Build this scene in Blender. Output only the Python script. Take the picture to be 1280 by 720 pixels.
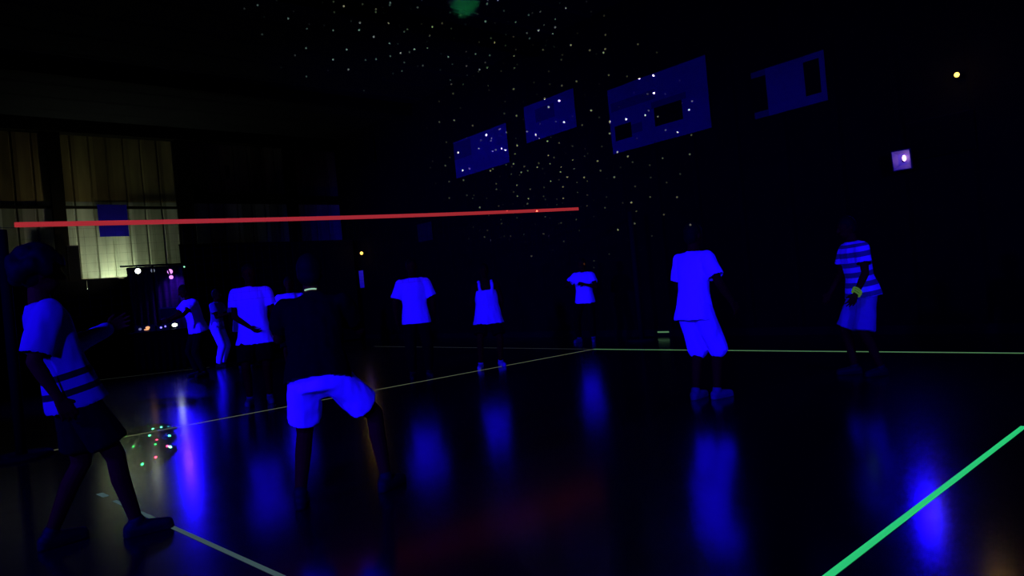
import bpy, bmesh, math, random
from mathutils import Vector, Matrix, noise
PI = math.pi
random.seed(7)
for o in list(bpy.data.objects):
    bpy.data.objects.remove(o)
SC = bpy.context.scene
COL = SC.collection

# ------------------------------------------------------------------ camera
F, CH, ROLL = 861.0, 1.25, math.radians(5.3)
FW, RT, UP = Vector((-.759, .651, 0)).normalized(), Vector((.651, .759, 0)).normalized(), Vector((0, 0, 1))
cd = bpy.data.cameras.new('camera')
cd.sensor_width, cd.lens = 36.0, 36.0 * F / 1280
cd.clip_start, cd.clip_end = .05, 200
cam = bpy.data.objects.new('camera', cd)
COL.objects.link(cam)
_cx = RT * math.cos(ROLL) - UP * math.sin(ROLL)
_cy = RT * math.sin(ROLL) + UP * math.cos(ROLL)
m = Matrix((_cx, _cy, -FW)).transposed().to_4x4()
m.translation = (0, 0, CH)
cam.matrix_world = m
SC.camera = cam
SC.view_settings.view_transform = 'Standard'
SC.view_settings.look = 'None'
SC.view_settings.exposure = 0
SC.view_settings.gamma = 1
SC.view_settings.use_curve_mapping = False
SC.cycles.use_adaptive_sampling = False

# ------------------------------------------------------------------ world
w = bpy.data.worlds.new('dark_hall')
SC.world = w
w.use_nodes = True
w.node_tree.nodes['Background'].inputs[0].default_value = (.05, .05, 1, 1)
w.node_tree.nodes['Background'].inputs[1].default_value = .0006


# measured points of the photograph (1280x720) turned into places in the hall
def uv(x, y):
    c, s = math.cos(ROLL), math.sin(ROLL)
    return ((x - 640) * c - (y - 360) * s) / F, ((x - 640) * s + (y - 360) * c) / F
def ray(x, y):
    u, v = uv(x, y)
    return FW + RT * u - UP * v
def hit(x, y, axis, val):
    d = ray(x, y)
    o = Vector((0, 0, CH))
    t = (val - o[axis]) / d[axis]
    return o + d * t
def ground(x, y): return hit(x, y, 2, 0)
def back(x, y, Y=11.3): return hit(x, y, 1, Y)
def side(x, y, X=-22.0): return hit(x, y, 0, X)
def deep(x, y, Z): return Vector((0, 0, CH)) + ray(x, y) * Z


# ------------------------------------------------------------------ black lights and lamps
UVC = (.0065, .0008, 1.0)
def aim(o, target):
    o.rotation_euler = (Vector(target) - o.location).to_track_quat('-Z', 'Y').to_euler()
def spot(name, loc, target, power, col, angle, blend=.6, size=.15):
    l = bpy.data.lights.new(name, 'SPOT')
    l.energy, l.color, l.spot_size, l.spot_blend, l.shadow_soft_size = power, col, math.radians(angle), blend, size
    o = bpy.data.objects.new(name, l)
    COL.objects.link(o)
    o.location = loc
    aim(o, target)
    return o

UVPOS = back(1127, 200, 11.02)
DJX = -19.2
DJUV = side(212, 341, DJX + .1)
# unseen UV fill spots added on the near side and right end
spot('uv_spot', (-13, -4.3, 3.4), (-15, 9, 1.1), 8500, UVC, 58, .8)
spot('uv_spot', (-4.5, -4.3, 3.4), (-6.0, 6.5, .9), 3600, UVC, 80, .8)
spot('uv_spot', (1.6, -3.6, 3.2), (-7.5, 6.5, .9), 4600, UVC, 48, .8)
spot('uv_spot', (3.4, 3.0, 3.2), (-3, 9.0, .9), 2400, UVC, 54, .8)
spot('uv_spot', UVPOS + Vector((0, -.25, 0)), (-5.5, 5, .6), 60, UVC, 120, .8, .10)
spot('uv_spot', DJUV + Vector((.2, 0, 0)), (-12, 6, .6), 350, UVC, 110, .8, .08)

# ------------------------------------------------------------------ materials
def mat(name, col, rough=.6, var=.25, scale=12, metal=0, spec=.3, emit=None, es=0):
    M = bpy.data.materials.new(name)
    M.use_nodes = True
    nt = M.node_tree
    b = nt.nodes['Principled BSDF']
    b.inputs['Roughness'].default_value = rough
    b.inputs['Metallic'].default_value = metal
    b.inputs['Specular IOR Level'].default_value = spec
    n = nt.nodes.new('ShaderNodeTexNoise')
    n.inputs['Scale'].default_value = scale
    tc = nt.nodes.new('ShaderNodeTexCoord')
    nt.links.new(tc.outputs['Object'], n.inputs['Vector'])
    mx = nt.nodes.new('ShaderNodeMix')
    mx.data_type = 'RGBA'
    mx.inputs[6].default_value = (*[c * (1 - var) for c in col], 1)
    mx.inputs[7].default_value = (*[min(1, c * (1 + var)) for c in col], 1)
    nt.links.new(n.outputs['Fac'], mx.inputs[0])
    nt.links.new(mx.outputs[2], b.inputs['Base Color'])
    if emit:
        b.inputs['Emission Color'].default_value = (*emit, 1)
        b.inputs['Emission Strength'].default_value = es
    return M
MAT = {
    'white': mat('white_cotton', (.86, .86, .88), .85, .06, 30, spec=.1),
    'white2': mat('bright_white_jersey', (.98, .98, .99), .7, .02, 30, spec=.1),
    'grey': mat('pale_grey_cotton', (.24, .24, .25), .85, .1, 25, spec=.1),
    'dim': mat('dim_blue_cotton', (.2, .2, .22), .85, .1, 25, spec=.1),
    'dark': mat('black_cotton', (.0025, .0025, .0022), .9, .3, 25, spec=.01),
    'skin': mat('skin_in_black_light', (.10, .03, .0030), .7, .15, 20, spec=.01),
    'hair': mat('dark_hair', (.004, .003, .002), .7, .4, 60, spec=.03),
    'shoe': mat('pale_sneaker', (.09, .09, .1), .6, .2, 40, spec=.2),
    'darkshoe': mat('dark_sneaker', (.006, .006, .006), .6, .2, 40, spec=.05),
    'whiteshoe': mat('white_sneaker', (.35, .35, .38), .6, .2, 40, spec=.2),
    'wall': mat('dark_cladding', (.004, .004, .0022), .95, .3, 3, spec=.01),
    'steel': mat('dark_steel', (.006, .005, .003), .8, .3, 4, spec=.02),
    'black': mat('black_fabric', (.004, .004, .0045), .95, .3, 8, spec=.01),
    'navy': mat('navy_panel', (.016, .016, .018), .8, .2, 5, spec=.03),
    'ceiling': mat('dark_ceiling', (.012, .012, .012), .95, .2, 2, spec=.01),
    'paper': mat('white_paper', (.95, .95, .95), .8, .05, 10, spec=.1),
    'plastic': mat('black_plastic', (.02, .02, .02), .45, .2, 20, spec=.3),
    'violet': mat('violet_reflector', (.17, .15, .26), .35, .1, 20, spec=.5, emit=(.16, .06, 1.0), es=.05),
    'uvglow': mat('black_light_lens', (.8, .6, .9), .3, .02, 20, emit=(1.0, .52, 1.0), es=9),
    'pink': mat('pink_lamp_lens', (.9, .7, .9), .3, .02, 20, emit=(1.0, .36, 1.0), es=1.1),
    'white_led': mat('white_lamp_lens', (.9, .9, .85), .3, .02, 20, emit=(.90, 1.0, .72), es=10),
    'dim_led': mat('dim_lamp_lens', (.5, .5, .5), .3, .02, 20, emit=(.3, .33, .4), es=.4),
    'amber': mat('amber_lamp_lens', (.9, .7, .3), .3, .02, 20, emit=(1.0, .58, .05), es=2.2),
    'orange_led': mat('orange_led', (.9, .5, .2), .3, .02, 20, emit=(1.0, .45, .15), es=1.0),
    'blue_led': mat('blue_led', (.3, .3, .9), .3, .02, 20, emit=(.25, .2, 1.0), es=2.0),
    'green_led': mat('green_led', (.4, .9, .4), .3, .02, 20, emit=(.35, .9, .5), es=1.2),
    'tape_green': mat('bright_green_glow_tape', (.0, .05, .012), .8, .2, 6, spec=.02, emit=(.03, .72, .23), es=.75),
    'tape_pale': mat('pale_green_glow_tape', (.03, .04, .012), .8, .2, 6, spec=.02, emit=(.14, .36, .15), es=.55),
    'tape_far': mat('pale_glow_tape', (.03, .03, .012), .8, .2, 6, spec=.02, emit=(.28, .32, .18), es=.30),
    'tape_dim': mat('dim_pale_tape', (.03, .04, .010), .8, .2, 6, spec=.02, emit=(.060, .11, .095), es=.65),  # emission dimmed to stand for tape farther from the black light
    'tape_faint': mat('dim_grey_tape', (.02, .02, .008), .8, .2, 6, spec=.02, emit=(.06, .07, .06), es=.2),  # grey tape with the weakest emission of the lines
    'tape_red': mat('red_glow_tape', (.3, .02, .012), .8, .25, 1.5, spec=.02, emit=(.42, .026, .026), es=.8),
    'glow_green': mat('green_glow_band', (.1, .2, .01), .5, .2, 20, spec=.05, emit=(.10, .26, .015), es=.40),
    'glow_pale': mat('pale_glow_band', (.05, .1, .04), .5, .1, 20, spec=.05, emit=(.30, .55, .33), es=1.0),
    'post': mat('post_paint', (.005, .005, .0055), .8, .2, 5, spec=.02),
    'net': mat('black_net_cord', (.006, .006, .006), .9, .1, 20, spec=.05),
}

# floor: dark varnished sports floor
M = bpy.data.materials.new('varnished_sports_floor')
M.use_nodes = True
nt = M.node_tree
b = nt.nodes['Principled BSDF']
tc = nt.nodes.new('ShaderNodeTexCoord')
n1 = nt.nodes.new('ShaderNodeTexNoise'); n1.inputs['Scale'].default_value = .6
n2 = nt.nodes.new('ShaderNodeTexNoise'); n2.inputs['Scale'].default_value = 5
cr = nt.nodes.new('ShaderNodeValToRGB')
cr.color_ramp.elements[0].color = (.0015, .0015, .0016, 1)
cr.color_ramp.elements[1].color = (.003, .003, .0032, 1)
mr = nt.nodes.new('ShaderNodeMapRange')
mr.inputs['To Min'].default_value = .13; mr.inputs['To Max'].default_value = .19
nt.links.new(tc.outputs['Object'], n1.inputs['Vector'])
nt.links.new(tc.outputs['Object'], n2.inputs['Vector'])
nt.links.new(n1.outputs['Fac'], cr.inputs['Fac'])
nt.links.new(cr.outputs['Color'], b.inputs['Base Color'])
nt.links.new(n2.outputs['Fac'], mr.inputs['Value'])
nt.links.new(mr.outputs['Result'], b.inputs['Roughness'])
b.inputs['IOR'].default_value = 1.55
MAT['floor'] = M

# corrugated wall sheets, each sheet with a tone of its own
M = bpy.data.materials.new('corrugated_wall_sheets')
M.use_nodes = True
nt = M.node_tree
b = nt.nodes['Principled BSDF']
b.inputs['Roughness'].default_value = .75
b.inputs['Specular IOR Level'].default_value = .1
tc = nt.nodes.new('ShaderNodeTexCoord')
sp = nt.nodes.new('ShaderNodeSeparateXYZ')
nt.links.new(tc.outputs['Object'], sp.inputs[0])
dv = nt.nodes.new('ShaderNodeMath'); dv.operation = 'DIVIDE'; dv.inputs[1].default_value = .44
fl = nt.nodes.new('ShaderNodeMath'); fl.operation = 'FLOOR'
nt.links.new(sp.outputs['Y'], dv.inputs[0]); nt.links.new(dv.outputs[0], fl.inputs[0])
up = nt.nodes.new('ShaderNodeMath'); up.operation = 'GREATER_THAN'; up.inputs[1].default_value = 4.72
nt.links.new(sp.outputs['Z'], up.inputs[0])
ad = nt.nodes.new('ShaderNodeMath'); ad.operation = 'MULTIPLY_ADD'; ad.inputs[1].default_value = 37.0
nt.links.new(up.outputs[0], ad.inputs[0]); nt.links.new(fl.outputs[0], ad.inputs[2])
wn = nt.nodes.new('ShaderNodeTexWhiteNoise'); wn.noise_dimensions = '1D'
nt.links.new(ad.outputs[0], wn.inputs['W'])
rl = nt.nodes.new('ShaderNodeValToRGB')
rl.color_ramp.elements[0].color = (.20, .22, .13, 1); rl.color_ramp.elements[1].color = (.50, .53, .36, 1)
ru = nt.nodes.new('ShaderNodeValToRGB')
ru.color_ramp.elements[0].color = (.12, .09, .03, 1); ru.color_ramp.elements[1].color = (.44, .37, .13, 1)
nt.links.new(wn.outputs['Value'], rl.inputs['Fac']); nt.links.new(wn.outputs['Value'], ru.inputs['Fac'])
mx = nt.nodes.new('ShaderNodeMix'); mx.data_type = 'RGBA'
nt.links.new(up.outputs[0], mx.inputs[0]); nt.links.new(rl.outputs[0], mx.inputs[6]); nt.links.new(ru.outputs[0], mx.inputs[7])
st = nt.nodes.new('ShaderNodeTexNoise'); st.inputs['Scale'].default_value = 1.2
mp = nt.nodes.new('ShaderNodeMapping'); mp.inputs['Scale'].default_value = (1, 3, .5)
nt.links.new(tc.outputs['Object'], mp.inputs[0]); nt.links.new(mp.outputs[0], st.inputs['Vector'])
m2 = nt.nodes.new('ShaderNodeMix'); m2.data_type = 'RGBA'; m2.blend_type = 'MULTIPLY'; m2.inputs[0].default_value = .8
nt.links.new(mx.outputs[2], m2.inputs[6]); nt.links.new(st.outputs['Fac'], m2.inputs[7])
nt.links.new(m2.outputs[2], b.inputs['Base Color'])
MAT['sheet'] = M


def striped(name, axis, base, bands, c0, c1):
    """cloth with woven bands across the body; axis and base are in the wearer's own frame"""
    M = bpy.data.materials.new(name)
    M.use_nodes = True
    nt = M.node_tree
    b = nt.nodes['Principled BSDF']
    b.inputs['Roughness'].default_value = .85
    b.inputs['Specular IOR Level'].default_value = .1
    tc = nt.nodes.new('ShaderNodeTexCoord')
    sub = nt.nodes.new('ShaderNodeVectorMath'); sub.operation = 'SUBTRACT'; sub.inputs[1].default_value = base
    dot = nt.nodes.new('ShaderNodeVectorMath'); dot.operation = 'DOT_PRODUCT'; dot.inputs[1].default_value = axis
    nt.links.new(tc.outputs['Object'], sub.inputs[0]); nt.links.new(sub.outputs[0], dot.inputs[0])
    mr = nt.nodes.new('ShaderNodeMapRange')
    mr.inputs['From Min'].default_value = -.2; mr.inputs['From Max'].default_value = .7
    nt.links.new(dot.outputs['Value'], mr.inputs['Value'])
    cr = nt.nodes.new('ShaderNodeValToRGB')
    cr.color_ramp.interpolation = 'CONSTANT'
    el = cr.color_ramp.elements
    el[0].position = 0; el[0].color = (*c1, 1)
    el[1].position = 1; el[1].color = (*c1, 1)
    for lo, hi in bands:
        e = el.new((lo + .2) / .9); e.color = (*c0, 1)
        e = el.new((hi + .2) / .9); e.color = (*c1, 1)
    nt.links.new(mr.outputs['Result'], cr.inputs['Fac'])
    nt.links.new(cr.outputs['Color'], b.inputs['Base Color'])
    return M


# ------------------------------------------------------------------ object helpers
def tag(o, label, cat, group=None, kind=None):
    o['label'], o['category'] = label, cat
    if group: o['group'] = group
    if kind: o['kind'] = kind
    return o
def empty(name, loc=(0, 0, 0), rz=0):
    o = bpy.data.objects.new(name, None)
    o.empty_display_size = .1
    COL.objects.link(o)
    o.location = loc
    o.rotation_euler.z = rz
    return o
def link(name, bm, material, parent=None, smooth=False, label=None):
    me = bpy.data.meshes.new(name)
    bm.normal_update()
    bm.to_mesh(me)
    bm.free()
    return link_mesh(name, me, material, parent, smooth, label)
def link_mesh(name, me, material, parent=None, smooth=False, label=None):
    for mm in (material if isinstance(material, (list, tuple)) else [material]):
        me.materials.append(mm)
    if smooth:
        for p in me.polygons: p.use_smooth = True
    o = bpy.data.objects.new(name, me)
    COL.objects.link(o)
    if parent: o.parent = parent
    if label: o['label'] = label
    return o
def struct(name, bm, material, smooth=False):
    o = link(name, bm, material, None, smooth)
    o['kind'] = 'structure'
    o['category'] = name.split('_')[0]
    return o
def box(bm, c, s, R=None, bev=0):
    r = bmesh.ops.create_cube(bm, size=1)
    vs = r['verts']
    M = Matrix.Translation(c) @ (R.to_4x4() if R else Matrix.Identity(4)) @ Matrix.Diagonal((*s, 1))
    bmesh.ops.transform(bm, matrix=M, verts=vs)
    if bev:
        es = list({e for v in vs for e in v.link_edges})
        bmesh.ops.bevel(bm, geom=es, offset=bev, segments=2, affect='EDGES', profile=.5)
def frame_of(d):
    d = d.normalized()
    a = Vector((1, 0, 0)) if abs(d.x) < .9 else Vector((0, 1, 0))
    x = (a - d * a.dot(d)).normalized()
    return x, d.cross(x), d
def tube(bm, pts, rads, n=12, cap=True):
    rings = []
    for i, p in enumerate(pts):
        p = Vector(p)
        d = Vector(pts[min(i + 1, len(pts) - 1)]) - Vector(pts[max(i - 1, 0)])
        x, y, _ = frame_of(d)
        rings.append([bm.verts.new(p + (x * math.cos(2 * PI * k / n) + y * math.sin(2 * PI * k / n)) * rads[i]) for k in range(n)])
    for a, c in zip(rings, rings[1:]):
        for k in range(n):
            bm.faces.new((a[k], a[(k + 1) % n], c[(k + 1) % n], c[k]))
    if cap:
        bm.faces.new(rings[0][::-1]); bm.faces.new(rings[-1])
def capsule(bm, p0, r0, p1, r1, n=12, flat=False):
    """tapered limb with round ends"""
    p0, p1 = Vector(p0), Vector(p1)
    d = (p1 - p0)
    if d.length < 1e-6: d = Vector((0, 0, 1e-4))
    x, y, d = frame_of(d)
    pts = []
    if not flat:
        for a in (-80, -50, -25): pts.append((p0 + d * r0 * math.sin(math.radians(a)), r0 * math.cos(math.radians(a))))
    pts.append((p0, r0)); pts.append((p1, r1))
    if not flat:
        for a in (25, 50, 80): pts.append((p1 + d * r1 * math.sin(math.radians(a)), r1 * math.cos(math.radians(a))))
    rings = [[bm.verts.new(c + (x * math.cos(2 * PI * k / n) + y * math.sin(2 * PI * k / n)) * r) for k in range(n)] for c, r in pts]
    for a, c in zip(rings, rings[1:]):
        for k in range(n):
            bm.faces.new((a[k], a[(k + 1) % n], c[(k + 1) % n], c[k]))
    bm.faces.new(rings[0][::-1]); bm.faces.new(rings[-1])
def loft(bm, secs, n=20, p=2.4):
    """closed body through super-elliptic sections: (centre, x dir, y dir, rx, ry)"""
    rings = []
    for c, x, y, rx, ry in secs:
        ring = []
        for k in range(n):
            a = 2 * PI * k / n
            ca, sa = math.cos(a), math.sin(a)
            ring.append(bm.verts.new(c + x * rx * math.copysign(abs(ca) ** (2 / p), ca) + y * ry * math.copysign(abs(sa) ** (2 / p), sa)))
        rings.append(ring)
    for a, c in zip(rings, rings[1:]):
        for k in range(n):
            bm.faces.new((a[k], a[(k + 1) % n], c[(k + 1) % n], c[k]))
    bm.faces.new(rings[0][::-1]); bm.faces.new(rings[-1])
def ball(bm, c, x, y, z, n=14):
    """ellipsoid with half axes x, y, z given as vectors"""
    r = bmesh.ops.create_uvsphere(bm, u_segments=n, v_segments=max(8, n // 2 + 1), radius=1)
    M = Matrix((x, y, z)).transposed().to_4x4()
    M.translation = c
    bmesh.ops.transform(bm, matrix=M, verts=r['verts'])
def fused(bm, voxel, smooth=4, fold=0, cuts=(), floor=None, seed=0):
    """one continuous surface out of the overlapping shapes in bm"""
    bmesh.ops.recalc_face_normals(bm, faces=bm.faces)
    me = bpy.data.meshes.new('tmp')
    bm.to_mesh(me); bm.free()
    o = bpy.data.objects.new('tmp', me)
    COL.objects.link(o)
    md = o.modifiers.new('r', 'REMESH'); md.mode = 'VOXEL'; md.voxel_size = voxel
    if smooth:
        ms = o.modifiers.new('s', 'SMOOTH'); ms.factor = .5; ms.iterations = smooth
    dg = bpy.context.evaluated_depsgraph_get()
    out = bpy.data.meshes.new_from_object(o.evaluated_get(dg))
    bpy.data.objects.remove(o); bpy.data.meshes.remove(me)
    b2 = bmesh.new(); b2.from_mesh(out)
    b2.normal_update()
    if fold:
        mv = []
        for v in b2.verts:
            p = v.co
            f = noise.noise(Vector((p.x * 11 + seed, p.y * 11, p.z * 2.6))) + .5 * noise.noise(Vector((p.x * 24, p.y * 24 + seed, p.z * 7)))
            mv.append(v.normal * f * fold)
        for v, k in zip(b2.verts, mv): v.co += k
    dead = set()
    for c, d, r in cuts:
        for f in b2.faces:
            q = f.calc_center_median() - c
            h = q.dot(d)
            if -voxel * 1.6 < h < voxel * 3 and f.normal.dot(d) > .85 and (q - d * h).length < r: dead.add(f)
    if dead: bmesh.ops.delete(b2, geom=list(dead), context='FACES')
    if floor is not None:
        for v in b2.verts:
            if v.co.z < floor: v.co.z = floor
    b2.to_mesh(out); b2.free()
    return out


# ------------------------------------------------------------------ people
def V(*a): return Vector(a)
PEOPLE = []
def person(label, place, face, H=1.75, hip=.93, lean=(0, 0), head=(0, 0),
           arms=None, feet=None, hold=(.5, .5),
           shirt='tee', shirt_mat='white', hem=-.13, loose=1.0, sleeve=.62,
           low='shorts', low_mat='dark', low_to=.8, shoe_mat='darkshoe', hair='short', extra=None, stripes=None, shirt_label=None, low_label=None):
    """a standing figure; own frame: x to the wearer's right, y forward, z up. face: 0 looks at the camera, 90 to the picture's right"""
    S = H / 1.75
    pos = Vector((place[0], place[1], 0))
    tc = (-pos).normalized()
    rt = Vector((-tc.y, tc.x, 0))
    if rt.dot(RT) < 0: rt = -rt
    a = math.radians(face)
    fd = tc * math.cos(a) + rt * math.sin(a)
    root = empty('person', pos, math.atan2(-fd.x, fd.y))
    tag(root, label, 'person', 'players on the volleyball court')
    root.scale = (S, S, S)
    # skeleton
    B = V(0, 0, hip)
    sf, ss = math.radians(lean[0]), math.radians(lean[1])
    d = V(math.sin(ss), math.sin(sf), math.cos(sf) * math.cos(ss)).normalized()
    r = (V(1, 0, 0) - d * d.x).normalized()
    q = d.cross(r)
    T = lambda t, x=0, y=0: B + d * t + r * x + q * y
    hf, hs = math.radians(lean[0] * .4 + head[0]), math.radians(lean[1] * .4)
    hd = V(math.sin(hs), math.sin(hf), math.cos(hf)).normalized()
    yaw = math.radians(head[1])
    hx = (V(math.cos(yaw), math.sin(yaw), 0)); hx = (hx - hd * hd.dot(hx)).normalized()
    hy = hd.cross(hx)
    HC = T(.555) + hd * .165 + q * .015
    arms = arms or [((.18, .03, -1), (.1, .2, -1)), ((-.18, .03, -1), (-.1, .2, -1))]
    feet = feet or [((.12, .02), 8), ((-.12, 0), -8)]
    body = bmesh.new()
    # torso
    loft(body, [(T(t), r, q, rx, ry) for t, rx, ry in
                ((-.10, .10, .075), (-.05, .15, .10), (.02, .165, .11), (.16, .137, .093), (.30, .155, .105), (.42, .172, .105), (.49, .15, .085), (.545, .075, .06))])
    capsule(body, T(.52), .062, T(.56) + hd * .07, .054)
    # head with face
    ball(body, HC + hd * .012, hx * .077, hy * .096, hd * .108, 18)
    ball(body, HC + hy * .022 - hd * .055, hx * .057, hy * .068, hd * .062, 14)
    capsule(body, HC + hy * .093 + hd * .018, .010, HC + hy * .113 - hd * .022, .015)
    ball(body, HC + hy * .104 - hd * .028, hx * .019, hy * .012, hd * .010, 8)
    ball(body, HC + hy * .086 - hd * .058, hx * .025, hy * .012, hd * .006, 8)
    ball(body, HC + hy * .083 - hd * .070, hx * .020, hy * .012, hd * .007, 8)
    for s in (1, -1):
        ball(body, HC + hx * s * .078 - hy * .008 - hd * .008, hx * .010, hy * .020, hd * .032, 8)
        ball(body, HC + hx * s * .031 + hy * .082 + hd * .010, hx * .015, hy * .010, hd * .009, 8)
        capsule(body, HC + hx * s * .012 + hy * .090 + hd * .028, .009, HC + hx * s * .050 + hy * .072 + hd * .028, .008)
    # legs
    cuts_low, shoe = [], []
    low_bm = bmesh.new()
    loft(low_bm, [(T(t), r, q, rx, ry) for t, rx, ry in ((-.13, .12, .09), (-.05, .175, .125), (.03, .182, .13), (.12, .158, .115))])
    for i, s in enumerate((1, -1)):
        (fx, fy), fa = feet[i]
        hipj = T(-.03, s * .092)
        ank = V(fx, fy, .085)
        if len(feet[i]) > 2: ank.z += feet[i][2]
        L1, L2 = .435, .425
        D = (ank - hipj)
        L = min(D.length, L1 + L2 - .002)
        aa = (L1 * L1 - L2 * L2 + L * L) / (2 * L)
        hh = math.sqrt(max(0, L1 * L1 - aa * aa))
        fdir = V(math.sin(math.radians(fa)), math.cos(math.radians(fa)), 0)
        ud = D.normalized()
        bend = (fdir - ud * fdir.dot(ud)).normalized()
        knee = hipj + ud * aa + bend * hh
        ank = knee + (ank - knee).normalized() * L2
        capsule(body, hipj, .088, knee, .056)
        mid = knee.lerp(ank, .32) - bend * .012
        capsule(body, knee, .054, mid, .054); capsule(body, mid, .054, ank, .036)
        fz = ank.z - .085
        capsule(body, ank + V(0, 0, -.03) - fdir * .03, .034, ank + V(0, 0, -.055) + fdir * .15, .024)
        # shoe
        sb = bmesh.new()
        capsule(sb, V(ank.x, ank.y, fz + .045) - fdir * .035, .044, V(ank.x, ank.y, fz + .040) + fdir * .06, .046)
        capsule(sb, V(ank.x, ank.y, fz + .040) + fdir * .06, .046, V(ank.x, ank.y, fz + .034) + fdir * .165, .036)
        capsule(sb, V(ank.x, ank.y, fz + .06) - fdir * .01, .042, ank + V(0, 0, .005), .046)
        capsule(sb, V(ank.x, ank.y, fz + .014) - fdir * .045, .036, V(ank.x, ank.y, fz + .014) + fdir * .168, .036)
        link_mesh('shoe', fused(sb, .009, 2, floor=fz), MAT[shoe_mat], root, True)
        # trouser leg: low_to runs 0..1 along the thigh and 1..2 along the shin
        if low_to <= 1:
            e = hipj.lerp(knee, low_to); dd = (knee - hipj).normalized()
            capsule(low_bm, hipj, .100, e, .112, flat=True)
            ball(low_bm, hipj, V(.1, 0, 0), V(0, .1, 0), V(0, 0, .1))
        else:
            e = knee.lerp(ank, low_to - 1); dd = (ank - knee).normalized()
            k2 = .085 if low_to > 1.6 else .105
            capsule(low_bm, hipj, .108, knee, k2)
            capsule(low_bm, knee, k2, e, .062 if low_to > 1.6 else .108, flat=True)
        cuts_low.append((e, dd, .14))
    # arms and hands
    shoulders = []
    for i, s in enumerate((1, -1)):
        sh = T(.475, s * .178)
        ua, fa_ = V(*arms[i][0]).normalized(), V(*arms[i][1]).normalized()
        el = sh + ua * .285
        wr = el + fa_ * .245
        capsule(body, T(.49, s * .07), .058, sh, .056)
        capsule(body, sh, .056, sh.lerp(el, .35), .050); capsule(body, sh.lerp(el, .35), .050, el, .039)
        capsule(body, el, .040, el.lerp(wr, .3), .040); capsule(body, el.lerp(wr, .3), .040, wr, .026)
        # hand: palm, four fingers, thumb
        curl = hold[i]
        nrm = (r * -s)                                       # palm looks to the body
        nrm = (nrm - fa_ * nrm.dot(fa_))
        nrm = nrm.normalized() if nrm.length > .2 else (q - fa_ * q.dot(fa_)).normalized()
        ac = fa_.cross(nrm) * s                                # across the palm, towards the thumb
        if ac.dot(q + V(0, 0, .3)) < 0: ac = -ac
        for k, x in enumerate((.033, .011, -.011, -.033)):
            kn = wr + fa_ * (.092 - .006 * abs(k - 1)) + ac * x
            capsule(body, wr + fa_ * .008 + ac * x * .5, .015, kn, .012, 8)
            ln = (.040, .045, .042, .033)[k]
            f1 = (fa_ * math.cos(curl * .9) + nrm * math.sin(curl * .9) + ac * x * 4).normalized()
            f2 = (fa_ * math.cos(curl * 1.9) + nrm * math.sin(curl * 1.9) + ac * x * 4).normalized()
            m1 = kn + f1 * ln
            capsule(body, kn, .0105, m1, .0092, 8); capsule(body, m1, .0092, m1 + f2 * ln * .85, .0078, 8)
        tb = wr + fa_ * .028 + ac * .026
        t1 = tb + (fa_ * .7 + ac * .75 + nrm * .25).normalized() * .040
        capsule(body, wr + fa_ * .012 + ac * .01, .015, tb, .013, 8)
        capsule(body, tb, .013, t1, .011, 8); capsule(body, t1, .011, t1 + (fa_ * .9 + ac * .3 + nrm * .3).normalized() * .033, .0085, 8)
        shoulders.append((sh, ua, el, wr, fa_))
    link_mesh('body', fused(body, .0065, 3), MAT['skin'], root, True)
    # lower garment
    link_mesh({'shorts': 'shorts', 'pants': 'trousers'}[low], fused(low_bm, .012, 4, .010, (), seed=len(PEOPLE) * 3.1), MAT[low_mat], root, True, low_label)
    # shirt
    sb = bmesh.new()
    k = loose
    cuts = [(T(hem), -d, .24)]
    if shirt == 'tee':
        loft(sb, [(T(t), r, q, rx * k, ry * k) for t, rx, ry in
                  ((hem, .245 if hem < -.14 else .218, .175), (hem + .1, .205, .152), (.16, .176, .126), (.32, .186, .128), (.43, .195, .122), (.49, .175, .105), (.535, .112, .082), (.556, .082, .072))])
        for sh, ua, el, wr, fa_ in shoulders:
            L = .285 * min(sleeve, 1)
            capsule(sb, sh - ua * .01, .078, sh + ua * L, .086, flat=True)
            capsule(sb, T(.483, (.07 if sh.x > 0 else -.07)), .074, sh, .076)
            ball(sb, sh, V(.078, 0, 0), V(0, .078, 0), V(0, 0, .078))
            if sleeve > 1:
                capsule(sb, el, .066, el.lerp(wr, sleeve - 1), .052)
            else:
                cuts.append((sh + ua * L, ua, .11))
    else:
        loft(sb, [(T(t), r, q, rx * k, ry * k) for t, rx, ry in
                  ((hem, .248, .175), (hem + .1, .222, .16), (.16, .180, .128), (.30, .178, .126), (.37, .166, .120), (.40, .150, .112))])
        for s in (1, -1):
            pts = [T(.33, s * .085, .105), T(.43, s * .105, .10), T(.505, s * .108, .07), T(.545, s * .105, 0), T(.51, s * .105, -.07), T(.42, s * .10, -.10), T(.33, s * .085, -.105)]
            for p0, p1 in zip(pts, pts[1:]): capsule(sb, p0, .026, p1, .026)
    sm = striped('striped_cotton', d, T(0), *stripes) if stripes else MAT[shirt_mat]
    link_mesh('shirt' if shirt == 'tee' else 'tank_top', fused(sb, .012, 4, .012, cuts, seed=len(PEOPLE) * 5.7), sm, root, True, shirt_label)
    # hair
    hb = bmesh.new()
    ball(hb, HC + hd * .030 - hy * .010, hx * .086, hy * .100, hd * .104, 18)
    ball(hb, HC - hd * .020 - hy * .045, hx * .078, hy * .062, hd * .075, 14)
    if hair == 'bushy':
        for j in range(60):
            th, ph = random.uniform(0, 2 * PI), random.uniform(.1, 2.0)
            p = HC + hd * .02 + (hx * math.cos(th) * math.sin(ph) * .105 + hy * (math.sin(th) * math.sin(ph) * .11 - .03) + hd * math.cos(ph) * .12)
            ball(hb, p, hx * .050, hy * .050, hd * .050, 8)
    if hair == 'long':
        capsule(hb, HC - hy * .07 - hd * .02, .06, HC - hy * .085 - hd * .20, .042)
    me = fused(hb, .011, 2, .004)
    b2 = bmesh.new(); b2.from_mesh(me)
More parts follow.
